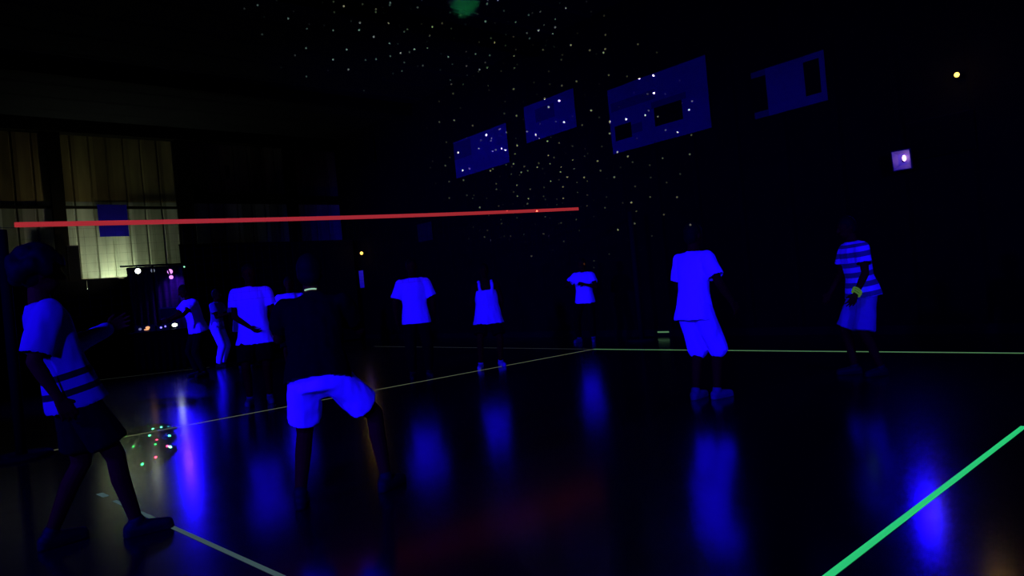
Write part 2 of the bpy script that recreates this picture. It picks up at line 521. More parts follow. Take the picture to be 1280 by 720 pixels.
    cut = [f for f in b2.faces if (f.calc_center_median() - HC).dot(hy) > .035 and (f.calc_center_median() - HC).dot(hd) < .050]
    bmesh.ops.delete(b2, geom=cut, context='FACES')
    b2.to_mesh(me); b2.free()
    link_mesh('hair', me, MAT['hair'], root, True)
    if extra == 'necklace':
        nb = bmesh.new()
        pts = [T(.572) + (r * math.sin(t_ / 12 * .5) * .078 - q * math.cos(t_ / 12 * .5) * .078) for t_ in range(-12, 13)]
        tube(nb, pts, [.005] * 25, 8)
        link('glow_collar_band', nb, MAT['glow_pale'], root, True, 'pale green glow band at the back of the collar')
    if extra == 'bracelet':
        for sh, ua, el, wr, fa_ in shoulders[1:] if face < 0 else shoulders[:1]:
            nb = bmesh.new()
            x, y, z = frame_of(fa_)
            for off, R_ in ((0, .042), (-.022, .046), (-.044, .044)):
                pts = [wr + fa_ * (off + .012 * math.sin(2 * PI * j / 18)) + (x * math.cos(2 * PI * j / 18) + y * math.sin(2 * PI * j / 18)) * R_ for j in range(19)]
                tube(nb, pts, [.009] * 19, 8)
            link('glow_bracelet', nb, MAT['glow_green'], root, True, 'yellow green glow bracelets')
    if extra == 'arm_sleeve':
        sh, ua, el, wr, fa_ = shoulders[1]
        nb = bmesh.new()
        capsule(nb, el - ua * .14, .070, el, .070); capsule(nb, el, .068, wr, .050)
        link_mesh('arm_sleeve', fused(nb, .01, 3, .008), MAT['grey'], root, True, 'pale sleeve on the forward arm')
    PEOPLE.append(root)
    return root


# ------------------------------------------------------------------ the hall
X0, X1, Y0, Y1, HT = -22.0, 4.2, -5.0, 11.3, 6.9
def plane(name, pts, material, th=.1):
    bm = bmesh.new()
    vs = [bm.verts.new(p) for p in pts]
    bm.faces.new(vs)
    return struct(name, bm, material)
plane('floor', [(X0 - .3, Y0, 0), (X1, Y0, 0), (X1, Y1 + .1, 0), (X0 - .3, Y1 + .1, 0)], MAT['floor'])
# back wall: vertical cladding with shallow ribs
def ribbed(name, fixed, axis, lo, hi, z0, z1, pitch, depth, sign, material):
    bm = bmesh.new()
    prof, t = [], lo
    while t < hi:
        for dt, dp in ((0, 0), (pitch * .08, -depth), (pitch * .16, 0)):
            if t + dt <= hi: prof.append((t + dt, dp))
        t += pitch
    prof.append((hi, 0))
    prev = None
    for tt, dp in prof:
        cc = fixed + dp * sign
        p = [(tt, cc, z) if axis == 0 else (cc, tt, z) for z in (z0, z1)]
        cur = [bm.verts.new(x) for x in p]
        if prev: bm.faces.new((prev[0], cur[0], cur[1], prev[1]))
        prev = cur
    bmesh.ops.recalc_face_normals(bm, faces=bm.faces)
    return struct(name, bm, material)
ribbed('wall_back', Y1, 0, X0, X1, 0, HT + .5, .9, .02, -1, MAT['wall'])
ribbed('wall_left', X0, 1, Y0, Y1, 0, HT + .5, .44, .045, 1, MAT['sheet'])
plane('wall_right', [(X1, Y0, 0), (X1, Y0, HT + .5), (X1, Y1, HT + .5), (X1, Y1, 0)], MAT['wall'])
plane('wall_front', [(X0, Y0, 0), (X0, Y0, HT + .5), (X1, Y0, HT + .5), (X1, Y0, 0)], MAT['wall'])
ribbed('ceiling', HT, 0, X0, X1, 0, 1, 1.1, .03, 1, MAT['ceiling'])
ce = bpy.data.objects['ceiling']
for v in ce.data.vertices:
    x, y, z = v.co
    v.co = (x, Y0 if z < .5 else Y1, y)
bm = bmesh.new(); box(bm, ((X0 + X1) / 2, Y1 - .012, .07), (X1 - X0, .02, .14)); struct('baseboard_back', bm, MAT['steel'])
# steel frame on the left wall: columns, girts and the eaves beam
cols = [side(72, 260).y, side(229, 250).y, side(361, 240).y]
pitch = (cols[2] - cols[0]) / 2
cols = [cols[0] - 2 * pitch, cols[0] - pitch] + cols
for i, cy in enumerate(cols):
    bm = bmesh.new()
    wd = .30 if i != 3 else .40
    box(bm, (X0 + .30, cy, HT / 2), (.03, wd, HT)); box(bm, (X0 + .08, cy, HT / 2), (.03, wd, HT)); box(bm, (X0 + .19, cy, HT / 2), (.2, .03, HT))
    struct('trim_%d' % (i + 1), bm, MAT['steel'])
g1 = side(20, 259.5).z; g2 = side(300, 250).z
bm = bmesh.new(); box(bm, (X0 + .1, (Y0 + cols[3]) / 2, g1), (.1, cols[3] - Y0, .07)); struct('trim_6', bm, MAT['steel'])
bm = bmesh.new(); box(bm, (X0 + .14, (cols[3] + Y1) / 2, g2), (.2, Y1 - cols[3], .26))
vs = [bm.verts.new((X0 + .28, cols[3] + .18 + a, g2 + b_)) for a, b_ in ((0, .1), (.5, .1), (.2, .28), (.06, .6), (0, .95))]
f = bm.faces.new(vs); bmesh.ops.solidify(bm, geom=[f], thickness=.06)
struct('trim_7', bm, MAT['steel'])
z1 = side(100, 171).z
bm = bmesh.new(); box(bm, (X0 + .2, (Y0 + Y1) / 2, (z1 + HT) / 2 + .02), (.34, Y1 - Y0, HT - z1)); struct('trim_8', bm, MAT['steel'])
for i, x in enumerate((-17, -11.5, -6, -.5)):
    bm = bmesh.new(); box(bm, (x, (Y0 + Y1) / 2, HT - .16), (.18, Y1 - Y0, .3)); struct('trim_%d' % (9 + i), bm, MAT['steel'])

# ------------------------------------------------------------------ court lines of glow tape
A = ground(742, 436.5)
CX, CY = A.x, A.y                                            # far end of the centre line
DX = (ground(1280, 533).x + ground(1035, 720).x) / 2
FY = (ground(130, 622).y + ground(345, 716).y) / 2
def tape(label, p0, p1, wid, material):
    p0, p1 = Vector((p0[0], p0[1], .002)), Vector((p1[0], p1[1], .002))
    d = (p1 - p0); n = Vector((-d.y, d.x, 0)).normalized() * wid / 2
    bm = bmesh.new()
    N = max(2, int(d.length / .12))
    prev = None
    for i in range(N + 1):
        c = p0 + d * i / N
        k = n * (1 + .06 * noise.noise(c * 3))
        cur = [bm.verts.new(c - k), bm.verts.new(c + k)]
        if prev: bm.faces.new((prev[0], prev[1], cur[1], cur[0]))
        prev = cur
    f = list(bm.faces)
    bmesh.ops.recalc_face_normals(bm, faces=f)
    if f[0].normal.z < 0: bmesh.ops.reverse_faces(bm, faces=f)
    r_ = bmesh.ops.extrude_face_region(bm, geom=f)
    bmesh.ops.translate(bm, vec=(0, 0, -.0015), verts=[g for g in r_['geom'] if isinstance(g, bmesh.types.BMVert)])
    tag(link('floor_tape', bm, material), label, 'tape', 'glow tape court lines')
e0 = ground(1280, 441.5); sl = (e0.y - CY) / (e0.x - CX)
tape('bright green glow tape line crossing the floor at the right edge', (ground(1280, 533).x, ground(1280, 533).y + 0), (ground(1020, 732).x, ground(1020, 732).y), .036, MAT['tape_green'])
tape('thin green tape line along the far side of the right half court, under the wall', (CX, CY), (X1 - .6, CY + sl * (X1 - .6 - CX)), .055, MAT['tape_pale'])
c1 = ground(125, 552)
tape('thin pale tape line running diagonally under the net to the far corner', (CX, CY), (c1.x + (c1.x - CX) * .3, c1.y + (c1.y - CY) * .3), .032, MAT['tape_far'])
tape('grey green tape line in the lower left corner of the floor', ground(143, 626), ground(372, 730), .030, MAT['tape_dim'])
tape('small grey green tape scrap at the upper end of the lower left line', ground(124, 617), ground(133, 621), .045, MAT['tape_dim'])
tape('faint tape line along the far side of the left half court', (CX - .1, CY), ground(468, 433), .05, MAT['tape_faint'])
tape('faint tape end line on the dark floor before the equipment table', ground(115, 476), ground(262, 459), .05, MAT['tape_faint'])

# ------------------------------------------------------------------ net
NR = Vector((CX, CY - .02, 0))
lt = (hit(18, 281, 0, CX)); rtp = hit(723, 261, 0, CX)
net = empty('volleyball_net', (CX, (lt.y + rtp.y) / 2, 0))
tag(net, 'volleyball net with a red glowing top tape and dark posts', 'net')
off = -net.location
def nl(y, z, x=0): return Vector((x, y - net.location.y, z))
bm = bmesh.new()
N = 40
for i in range(N):
    y0, y1 = lt.y + (rtp.y - lt.y) * i / N, lt.y + (rtp.y - lt.y) * (i + 1) / N
    sag = lambda t: -.03 * math.sin(PI * t)
    za, zb = lt.z + (rtp.z - lt.z) * i / N + sag(i / N), lt.z + (rtp.z - lt.z) * (i + 1) / N + sag((i + 1) / N)
    vs = [bm.verts.new(nl(y, z + dz, x)) for x in (-.006, .006) for y, z in ((y0, za), (y1, zb)) for dz in (-.026, .026)]
    for q_ in ((0, 1, 3, 2), (4, 6, 7, 5), (0, 2, 6, 4), (1, 5, 7, 3)): bm.faces.new([vs[k] for k in q_])
bmesh.ops.recalc_face_normals(bm, faces=bm.faces)
link('top_tape', bm, MAT['tape_red'], net, False, 'red glowing top tape')
bm = bmesh.new()
NH = .95
nv = int((rtp.y - lt.y) / .1)
for i in range(1, nv):
    t = i / nv
    y, z = lt.y + (rtp.y - lt.y) * t, lt.z + (rtp.z - lt.z) * t - .06
    box(bm, nl(y, z - NH / 2), (.0012, .0012, NH))
for j in range(11):
    d_ = nl(rtp.y, rtp.z) - nl(lt.y, lt.z)
    zc = -.06 - NH * j / 10
    tube(bm, [nl(lt.y + .05, lt.z + zc), nl((lt.y + rtp.y) / 2, (lt.z + rtp.z) / 2 + zc), nl(rtp.y - .05, rtp.z + zc)], [.0007 if j < 10 else .0008] * 3, 4)
link('mesh', bm, MAT['net'], net)
PR = hit(783, 252, 0, CX)
bm = bmesh.new()
bm.free()
for dz in (-.03, -NH - .03):
    for ya, za, yb in ((rtp.y, rtp.z, PR.y), (lt.y, lt.z, lt.y - .12)):
        bm = bmesh.new(); tube(bm, [nl(ya, za + dz), nl(yb, za + dz)], [.0025, .0025], 6); link('rope', bm, MAT['net'], net)
for y, z, in ((lt.y - .12, lt.z), (PR.y, rtp.z)):
    bm = bmesh.new()
    tube(bm, [nl(y, 0, .06), nl(y, z - .06, .06)], [.05, .05], 16)
    tube(bm, [nl(y, 0, .06), nl(y, .04, .06)], [.28, .26], 24)
    link('post', bm, MAT['post'], net, True)

# ------------------------------------------------------------------ banners and papers on the walls
def banner(label, corners, dark, material='banner', plane_=1, val=None, group='banners on the back wall', name='banner', cat='banner'):
    """corners: four points on the wall (lower left, lower right, upper right, upper left); dark: printed blocks s0,t0,s1,t1,material"""
    root = tag(empty(name, (corners[0] + corners[1]) / 2), label, cat, group)
    bm = bmesh.new()
    NX, NY = 44, 22
    base = (corners[0] + corners[1]) / 2
    nrm = (corners[1] - corners[0]).cross(corners[3] - corners[0]).normalized()
    grid = []
    for j in range(NY + 1):
        row = []
        for i in range(NX + 1):
            s, t = i / NX, j / NY
            p_ = (corners[0] * (1 - s) + corners[1] * s) * (1 - t) + (corners[3] * (1 - s) + corners[2] * s) * t
            p_ = p_ + nrm * (.02 + .015 * noise.noise(Vector((s * 4, t * 2, corners[0].x))))
            row.append(bm.verts.new(p_ - base))
        grid.append(row)
    fs = []
    for j in range(NY):
        for i in range(NX):
            f = bm.faces.new((grid[j][i], grid[j][i + 1], grid[j + 1][i + 1], grid[j + 1][i]))
            s, t = (i + .5) / NX, (j + .5) / NY
            for s0, t0, s1, t1, mi in dark:
                if s0 <= s <= s1 and t0 <= t <= t1: f.material_index = mi
            fs.append(f)
    bmesh.ops.solidify(bm, geom=fs, thickness=.006)
    o = link('sheet', bm, [MAT['ban0'], MAT['ban1'], MAT['ban2']], root)
    rb = bmesh.new()
    tube(rb, [corners[3] - base + nrm * .02, corners[2] - base + nrm * .02], [.012, .012], 8)
    link('hanging_rod', rb, MAT['steel'], root)
    return root
MAT['ban0'] = mat('printed_vinyl_pale', (.15, .14, .14), .8, .15, 2, spec=.02)
MAT['ban1'] = mat('printed_vinyl_dark', (.004, .004, .004), .8, .3, 2, spec=.01)
MAT['ban2'] = mat('printed_vinyl_mid', (.085, .08, .08), .8, .2, 2, spec=.02)
def quad(ll, lr, ur, ul, Y=Y1 - .03):
    a_, b_, c_, d_ = back(*ll, Y), back(*lr, Y), back(*ur, Y), back(*ul, Y)
    z0, z1_ = (a_.z + b_.z) / 2, (c_.z + d_.z) / 2
    x0, x1_ = (a_.x + d_.x) / 2, (b_.x + c_.x) / 2
    return [Vector((x0, Y, z0)), Vector((x1_, Y, z0)), Vector((x1_, Y, z1_)), Vector((x0, Y, z1_))]
banner('smallest pale banner, leftmost of the bright ones high on the back wall', quad((570, 221), (637, 206), (634, 157), (568, 174)), [(0, .5, .35, .95, 2)])
banner('pale banner with a dim printed block, second from the left on the back wall', quad((658, 177), (720, 162), (719, 113), (656, 130)), [(.22, .45, .62, .8, 2), (0, 0, .06, 1, 0)])
banner('largest pale banner with two black printed patches on the back wall', quad((765, 188), (890, 166), (884, 78), (761, 103)),
       [(.03, .62, .5, .78, 2), (.45, .5, .8, .6, 2), (.04, .2, .22, .42, 1), (.22, .22, .34, .38, 2), (.48, .22, .74, .50, 1)])
banner('pale banner with black blocks at both ends, rightmost bright banner on the back wall', quad((945, 145), (1035, 130), (1031, 65), (938, 88)),
       [(0, 0, .2, .12, 2), (0, .12, .2, .85, 1), (0, .85, .2, 1, 2), (.72, .2, .94, .86, 1)])
banner('dim dark banner under the amber lamp on the back wall', quad((1136, 197), (1222, 190), (1218, 143), (1132, 150)), [(0, 0, 1, 1, 1), (.0, .0, .12, 1, 1)])
banner('dim small banner far left on the back wall near the hall corner', quad((428, 212), (470, 207), (468, 178), (426, 183)), [(0, 0, 1, 1, 1)])
def sheet(name, label, cat, c, w_, h_, ax, material):
    bm = bmesh.new()
    N = 8
    for side_ in (0,):
        g = [[bm.verts.new(((i / N - .5) * w_ if ax == 1 else .004 * math.sin(i * 1.1), (i / N - .5) * w_ if ax == 0 else .004 * math.sin(i * 1.1), (j / N - .5) * h_)) for i in range(N + 1)] for j in range(N + 1)]
    fs = [bm.faces.new((g[j][i], g[j][i + 1], g[j + 1][i + 1], g[j + 1][i])) for j in range(N) for i in range(N)]
    bmesh.ops.solidify(bm, geom=fs, thickness=.004)
    o = link(name, bm, material)
    o.location = c
    return tag(o, label, cat)
a_, b_ = side(125, 296, X0 + .17), side(158, 256, X0 + .17)
sheet('poster', 'bright blue square poster hanging on the lit corrugated wall', 'poster', (a_ + b_) / 2, abs(b_.y - a_.y), abs(b_.z - a_.z), 0, mat('poster_paper', (.015, .008, .35), .8, .06, 3, spec=.03))
p = side(284, 215, X0 + .1)
sheet('notice', 'tiny dim violet notice high on the corrugated wall beside the wide column', 'notice', p, .14, .45, 0, MAT['navy'])
p = back(452, 349, Y1 - .04)
sheet('paper_sign', 'glowing blue upright paper on the back wall under the small amber lamp', 'sign', p, .30, .58, 1, MAT['paper'])
p = back(531, 290, Y1 - .04)
sheet('notice_board', 'dim grey board on the back wall under the red net tape', 'board', p, .75, .52, 1, mat('grey_board', (.02, .02, .017), .8, .2, 8))
p = back(829, 415, Y1 - .03)
bm = bmesh.new(); box(bm, p, (.28, .012, .028), bev=.004)
tag(link('wall_tape', bm, MAT['tape_pale']), 'short pale glowing strip low on the back wall left of the white shirted player', 'tape')
p = back(386, 369.5, Y1 - .03)

# ------------------------------------------------------------------ wall lamps
def lamp(name, label, loc, target, rad, lens, housing=None, group=None, cat='lamp', depth=.16, mount=None):
    o = empty(name, loc)
    o.rotation_euler = (Vector(target) - Vector(loc)).to_track_quat('Y', 'Z').to_euler()
    tag(o, label, cat, group)
    bm = bmesh.new()
    tube(bm, [(0, -depth, 0), (0, -depth * .8, 0), (0, 0, 0)], [rad * .55, rad * .9, rad * 1.12], 20, False)
    bmesh.ops.solidify(bm, geom=list(bm.faces), thickness=.006)
    box(bm, (0, -depth * .95, 0), (rad, .04, rad))
    link('housing', bm, housing or MAT['plastic'], o, True)
    bm = bmesh.new()
    ball(bm, Vector((0, -.015, 0)), V(rad, 0, 0), V(0, rad * .35, 0), V(0, 0, rad))
    link('lens', bm, lens, o, True)
    if mount is not None:
        mw = Vector(mount)
        bm = bmesh.new()
        R = o.rotation_euler.to_matrix().inverted()
        tube(bm, [R @ (mw - Vector(loc)), (0, -depth * .9, 0)], [.02, .02], 8)
        link('bracket', bm, MAT['steel'], o)
    return o
# black light flood on the back wall
o = empty('uv_floodlight', UVPOS); tag(o, 'violet glowing black light floodlight on the right of the back wall', 'lamp')
o.rotation_euler = (Vector((-2.5, 0, 1.0)) - UVPOS).to_track_quat('Y', 'Z').to_euler()
bm = bmesh.new()
hw, hh_, dp = .115, .135, .12
fr = [bm.verts.new((x * hw, 0, z * hh_)) for x, z in ((-1, -1), (1, -1), (1, 1), (-1, 1))]
bk = [bm.verts.new((x * hw * .6, -dp, z * hh_ * .6)) for x, z in ((-1, -1), (1, -1), (1, 1), (-1, 1))]
for k in range(4): bm.faces.new((fr[k], fr[(k + 1) % 4], bk[(k + 1) % 4], bk[k]))
bm.faces.new(bk[::-1])
link('reflector', bm, MAT['violet'], o)
bm = bmesh.new(); box(bm, (0, -dp - .03, 0), (hw * 1.5, .05, hh_ * 1.5), bev=.01)
for s in (1, -1):
    box(bm, (s * hw * 1.06, -.02, 0), (.012, .06, hh_ * 2.1)); box(bm, (0, -.02, s * hh_ * 1.06), (hw * 2.1, .06, .012))
link('housing', bm, MAT['plastic'], o)
bm = bmesh.new(); ball(bm, Vector((-.025, -.05, .02)), V(.022, 0, 0), V(0, .02, 0), V(0, 0, .042))
link('bulb', bm, MAT['uvglow'], o, True)
bm = bmesh.new(); tube(bm, [(0, -.1, -.02), (0, -.2, -.02), o.rotation_euler.to_matrix().inverted() @ Vector((0, Y1 - UVPOS.y, 0))], [.018] * 3, 8)
link('bracket', bm, MAT['steel'], o)
for px, py, lab in ((1196, 93.5, 'glowing amber lamp high on the right of the back wall'), (452, 316.5, 'small amber lamp on the back wall above the blue paper')):
    p = back(px, py, Y1 - .2)
    far = (p.length / 12)
    lamp('wall_lamp', lab, p, (0, 0, 1.4), (.034 if px > 800 else .026) * far, MAT['amber'], mount=(p.x, Y1, p.z), group='amber wall lamps', depth=.1)
    l = bpy.data.lights.new('amber_glow', 'POINT'); l.energy = 2; l.color = (1, .55, .1); l.shadow_soft_size = .05
    lo = bpy.data.objects.new('amber_glow', l); COL.objects.link(lo); lo.location = p + Vector((0, -.15, 0))

# ------------------------------------------------------------------ dividers in front of the left wall
def divider(label, y0, y1, top, x, material):
    root = tag(empty('divider', (x, (y0 + y1) / 2, 0)), label, 'divider', 'black dividers along the left wall')
    n = max(2, round((y1 - y0) / 1.2))
    for i in range(n):
        bm = bmesh.new()
        w_ = (y1 - y0) / n
        yc = -(y1 - y0) / 2 + w_ * (i + .5)
        box(bm, (0, yc, top / 2 + .02), (.06, w_ * .985, top - .04), bev=.008)
        link('panel', bm, material, root)
    bm = bmesh.new()
    box(bm, (0, 0, top - .01), (.08, y1 - y0, .04))
    link('top_rail', bm, MAT['steel'], root)
    return root
DVX = -20.9
ytop = side(222, 306, DVX)
ylow = side(140, 347.5, DVX)
divider('low black divider below the brightly lit corrugated sheets', Y0 + .4, ytop.y - .03, ylow.z, DVX, MAT['black'])
divider('taller black divider at the hall corner right of the lit sheets', ytop.y + .03, Y1 - .2, ytop.z, DVX, MAT['black'])
# narrow dark blue box on the low divider, with a grille
p0, p1 = side(94, 350, DVX - .2), side(94, 307, DVX - .2)
root = tag(empty('loudspeaker', (DVX - .22, p0.y, 0)), 'narrow dark blue upright loudspeaker column behind the low divider', 'loudspeaker')
bm = bmesh.new(); box(bm, (0, 0, p1.z - .6), (.22, .27, 1.2), bev=.012); link('cabinet', bm, MAT['navy'], root)
bm = bmesh.new(); box(bm, (.113, 0, p1.z - .6), (.008, .23, 1.12), bev=.003); link('grille', bm, MAT['black'], root)
bm = bmesh.new(); tube(bm, [(0, 0, 0), (0, 0, p1.z - 1.2)], [.025, .025], 10); tube(bm, [(0, 0, 0), (0, 0, .03)], [.2, .2], 20); link('stand', bm, MAT['steel'], root)
# uplight standing behind the divider, washing the sheets
p = side(146, 355, -21.5)
root = tag(empty('uplight', (p.x, p.y, 0)), 'white uplight on a stand hidden behind the low divider, washing the corrugated wall', 'lamp')
bm = bmesh.new(); tube(bm, [(0, 0, 0), (0, 0, p.z - .2)], [.02, .02], 10); tube(bm, [(0, 0, 0), (0, 0, .03)], [.2, .18], 20); link('stand', bm, MAT['steel'], root)
bm = bmesh.new(); box(bm, (0, 0, p.z - .15), (.16, 1.5, .12), bev=.01); link('housing', bm, MAT['plastic'], root)
bm = bmesh.new(); box(bm, (0, 0, p.z - .085), (.12, 1.4, .015)); link('lens', bm, MAT['white_led'], root)
l = bpy.data.lights.new('uplight_beam', 'AREA'); l.shape = 'RECTANGLE'; l.size = .12; l.size_y = 1.4; l.energy = 42; l.color = (.86, 1.0, .80)
lo = bpy.data.objects.new('uplight_beam', l); COL.objects.link(lo); lo.location = (p.x, p.y, p.z - .06); aim(lo, (p.x - .28, p.y, p.z + 1))

# ------------------------------------------------------------------ equipment corner: stand with lamps, table, gear
bl, br = side(150, 334, DJX), side(229, 331, DJX)
bar_z = (bl.z + br.z) / 2 + .02
mid = (bl.y + br.y) / 2
root = tag(empty('lighting_stand', (DJX, mid, 0)), 'tall dark lighting stand with a crossbar of lamps at the left end of the hall', 'stand')
bm = bmesh.new(); tube(bm, [(0, 0, .25), (0, 0, 1.5), (0, 0, bar_z)], [.03, .025, .02], 12); link('pole', bm, MAT['steel'], root, True)
bm = bmesh.new(); tube(bm, [(0, bl.y - mid, bar_z), (0, br.y - mid, bar_z)], [.022, .022], 10); link('crossbar', bm, MAT['steel'], root, True)
for k in range(3):
    a_ = 2 * PI * k / 3 + .4
    bm = bmesh.new(); tube(bm, [(0, 0, .75), (.55 * math.cos(a_), .55 * math.sin(a_), .02)], [.014, .014], 8); link('leg', bm, MAT['steel'], root)
p = side(171, 339, DJX)
lamp('par_lamp', 'bright white lamp at the left end of the crossbar, turned to the wall', (DJX + .12, p.y, bar_z - .14), (DJX + 2.2, p.y - .3, bar_z - .35), .062, MAT['white_led'], mount=(DJX, p.y, bar_z - .026), group='lamps on the crossbar')
spot('wash_beam', (DJX - .55, p.y - .3, bar_z + .0), (X0, p.y - 1.2, bar_z + .9), 40, (1.0, .93, .72), 100, .9, .1)
p = side(191, 337, DJX)
lamp('par_lamp', 'dim lamp in the middle of the crossbar', (DJX, p.y, bar_z - .14), (-10, 4, 1), .05, MAT['dim_led'], mount=(DJX, p.y, bar_z - .026), group='lamps on the crossbar')
for (px, py, rr, lab) in ((212.5, 339.5, .066, 'pink glowing black light lamp, upper of two at the right end of the crossbar'), (214, 346.5, .05, 'pink glowing black light lamp, lower of two at the right end of the crossbar')):
    p = side(px, py, DJX + .04 + (py > 345) * .3)
    lamp('par_lamp', lab, p, (-4, 1, 1.2), rr, MAT['pink'], mount=(DJX, p.y, bar_z - .026), group='lamps on the crossbar', depth=.12)
# backdrop screen behind the table
q0, q1 = side(166, 405, DJX - .5), side(229, 332, DJX - .5)
root = tag(empty('backdrop_screen', (DJX - .5, (q0.y + q1.y) / 2, 0)), 'violet lit cloth backdrop behind the equipment table', 'screen')
bm = bmesh.new()
wd = q1.y - q0.y
NN = 60
g = [[bm.verts.new((.03 * math.sin(i * .9) + .02 * noise.noise(Vector((i * .3, j, 0))), (i / NN - .5) * wd, .02 + (q1.z - .04) * j / 6)) for i in range(NN + 1)] for j in range(7)]
fs = [bm.faces.new((g[j][i], g[j][i + 1], g[j + 1][i + 1], g[j + 1][i])) for j in range(6) for i in range(NN)]
bmesh.ops.solidify(bm, geom=fs, thickness=.01)
link('cloth', bm, mat('blue_cloth', (.10, .08, .16), .85, .2, 4), root, True)
for s in (-1, 1):
    bm = bmesh.new(); tube(bm, [(-.05, s * wd / 2, 0), (-.05, s * wd / 2, q1.z)], [.02, .02], 10); tube(bm, [(-.05, s * wd / 2, 0), (-.05, s * wd / 2, .03)], [.18, .18], 16); link('post', bm, MAT['steel'], root)
bm = bmesh.new(); tube(bm, [(-.05, -wd / 2, q1.z), (-.05, wd / 2, q1.z)], [.018, .018], 10); link('rail', bm, MAT['steel'], root)
l = bpy.data.lights.new('violet_wash', 'SPOT'); l.energy = 45; l.color = (.14, .02, 1); l.spot_size = 1.5; l.spot_blend = .9; l.shadow_soft_size = .06
lo = bpy.data.objects.new('violet_wash', l); COL.objects.link(lo); p = side(222, 337, DJX + .02); lo.location = p + Vector((-.14, .1, .05)); aim(lo, (DJX - .5, p.y + .05, p.z - .75))
# table under a black cloth
TX = DJX + .45
t0, t1 = side(163, 414, TX), side(236, 411, TX)
tz = (t0.z + t1.z) / 2
root = tag(empty('equipment_table', (TX, (t0.y + t1.y) / 2, 0)), 'long table under a black cloth carrying glowing music gear', 'table')
tw = t1.y - t0.y
bm = bmesh.new(); box(bm, (0, 0, tz - .015), (.7, tw, .03), bev=.006); link('tabletop', bm, MAT['plastic'], root)
bm = bmesh.new()
NN = 70
g = [[bm.verts.new((.36 + .02 * math.sin(i * .8) * (1 - j / 6), (i / NN - .5) * (tw + .04), .02 + (tz - .03) * j / 6)) for i in range(NN + 1)] for j in range(7)]
fs = [bm.faces.new((g[j][i], g[j][i + 1], g[j + 1][i + 1], g[j + 1][i])) for j in range(6) for i in range(NN)]
bmesh.ops.solidify(bm, geom=fs, thickness=.006)
link('tablecloth', bm, MAT['black'], root, True)
for sx in (-1, 1):
    for sy in (-1, 1):
        bm = bmesh.new(); box(bm, (sx * .28, sy * (tw / 2 - .1), (tz - .03) / 2), (.04, .04, tz - .03)); link('leg', bm, MAT['steel'], root)
def gear(name, label, cat, px, py, w_, h_, d_, leds):
    p = side(px, py, TX + .1)
    r_ = tag(empty(name, (TX + .1, p.y, tz)), label, cat)
    bm = bmesh.new(); box(bm, (0, 0, h_ / 2), (d_, w_, h_), bev=.008); link('case', bm, MAT['plastic'], r_)
    for ln, ly, lz, s1, s2, mm in leds:
        bm = bmesh.new(); ball(bm, Vector((d_ / 2 + .002, ly, lz)), V(.006, 0, 0), V(0, s1, 0), V(0, 0, s2), 10); link(ln, bm, MAT[mm], r_, True)
    return r_
gear('mixer', 'small mixer with orange and white lights at the left of the equipment table', 'mixer', 181, 409, .40, .16, .3,
     [('indicator', -.14, .07, .035, .03, 'dim_led'), ('indicator', .03, .09, .05, .035, 'orange_led'), ('indicator', .0, .045, .06, .018, 'orange_led')])
gear('controller', 'controller with two blue lights in the middle of the equipment table', 'controller', 202, 409, .28, .12, .3,
     [('indicator', -.05, .06, .025, .022, 'blue_led'), ('indicator', .05, .08, .02, .02, 'blue_led')])
gear('work_light', 'small bright white light at the right of the equipment table', 'lamp', 217.5, 408, .20, .15, .14, [('lens', 0, .09, .06, .04, 'white_led')])
m0, m1 = side(203, 397, TX), side(227, 384, TX)
root = tag(empty('monitor', (TX - .15, (m0.y + m1.y) / 2, tz)), 'dark flat monitor with a lit blue upper edge on the equipment table', 'monitor')
bm = bmesh.new(); box(bm, (0, 0, (m0.z + m1.z) / 2 - tz), (.04, m1.y - m0.y, m1.z - m0.z), bev=.006); link('screen', bm, MAT['plastic'], root)
bm = bmesh.new(); box(bm, (0, 0, m1.z - tz + .015), (.16, (m1.y - m0.y) * 1.05, .025), bev=.005); link('top_shelf', bm, MAT['grey'], root, False, 'pale blue lit upper edge')
bm = bmesh.new(); box(bm, (-.03, 0, (m0.z - tz) / 2), (.03, .06, m0.z - tz)); box(bm, (-.03, 0, .01), (.2, .26, .02)); link('foot', bm, MAT['plastic'], root)
p = side(229.5, 333.5, DVX + .1)
bm = bmesh.new(); box(bm, (0, 0, 0), (.05, .12, .05), bev=.008)
r_ = tag(link('indicator_light', bm, MAT['plastic']), 'tiny green white light on the tall divider right of the crossbar', 'lamp'); r_.location = p
r_.location.x = DVX + .05
bm = bmesh.new(); ball(bm, Vector((.028, 0, 0)), V(.008, 0, 0), V(0, .05, 0), V(0, 0, .025), 10); link('lens', bm, MAT['green_led'], r_, True)

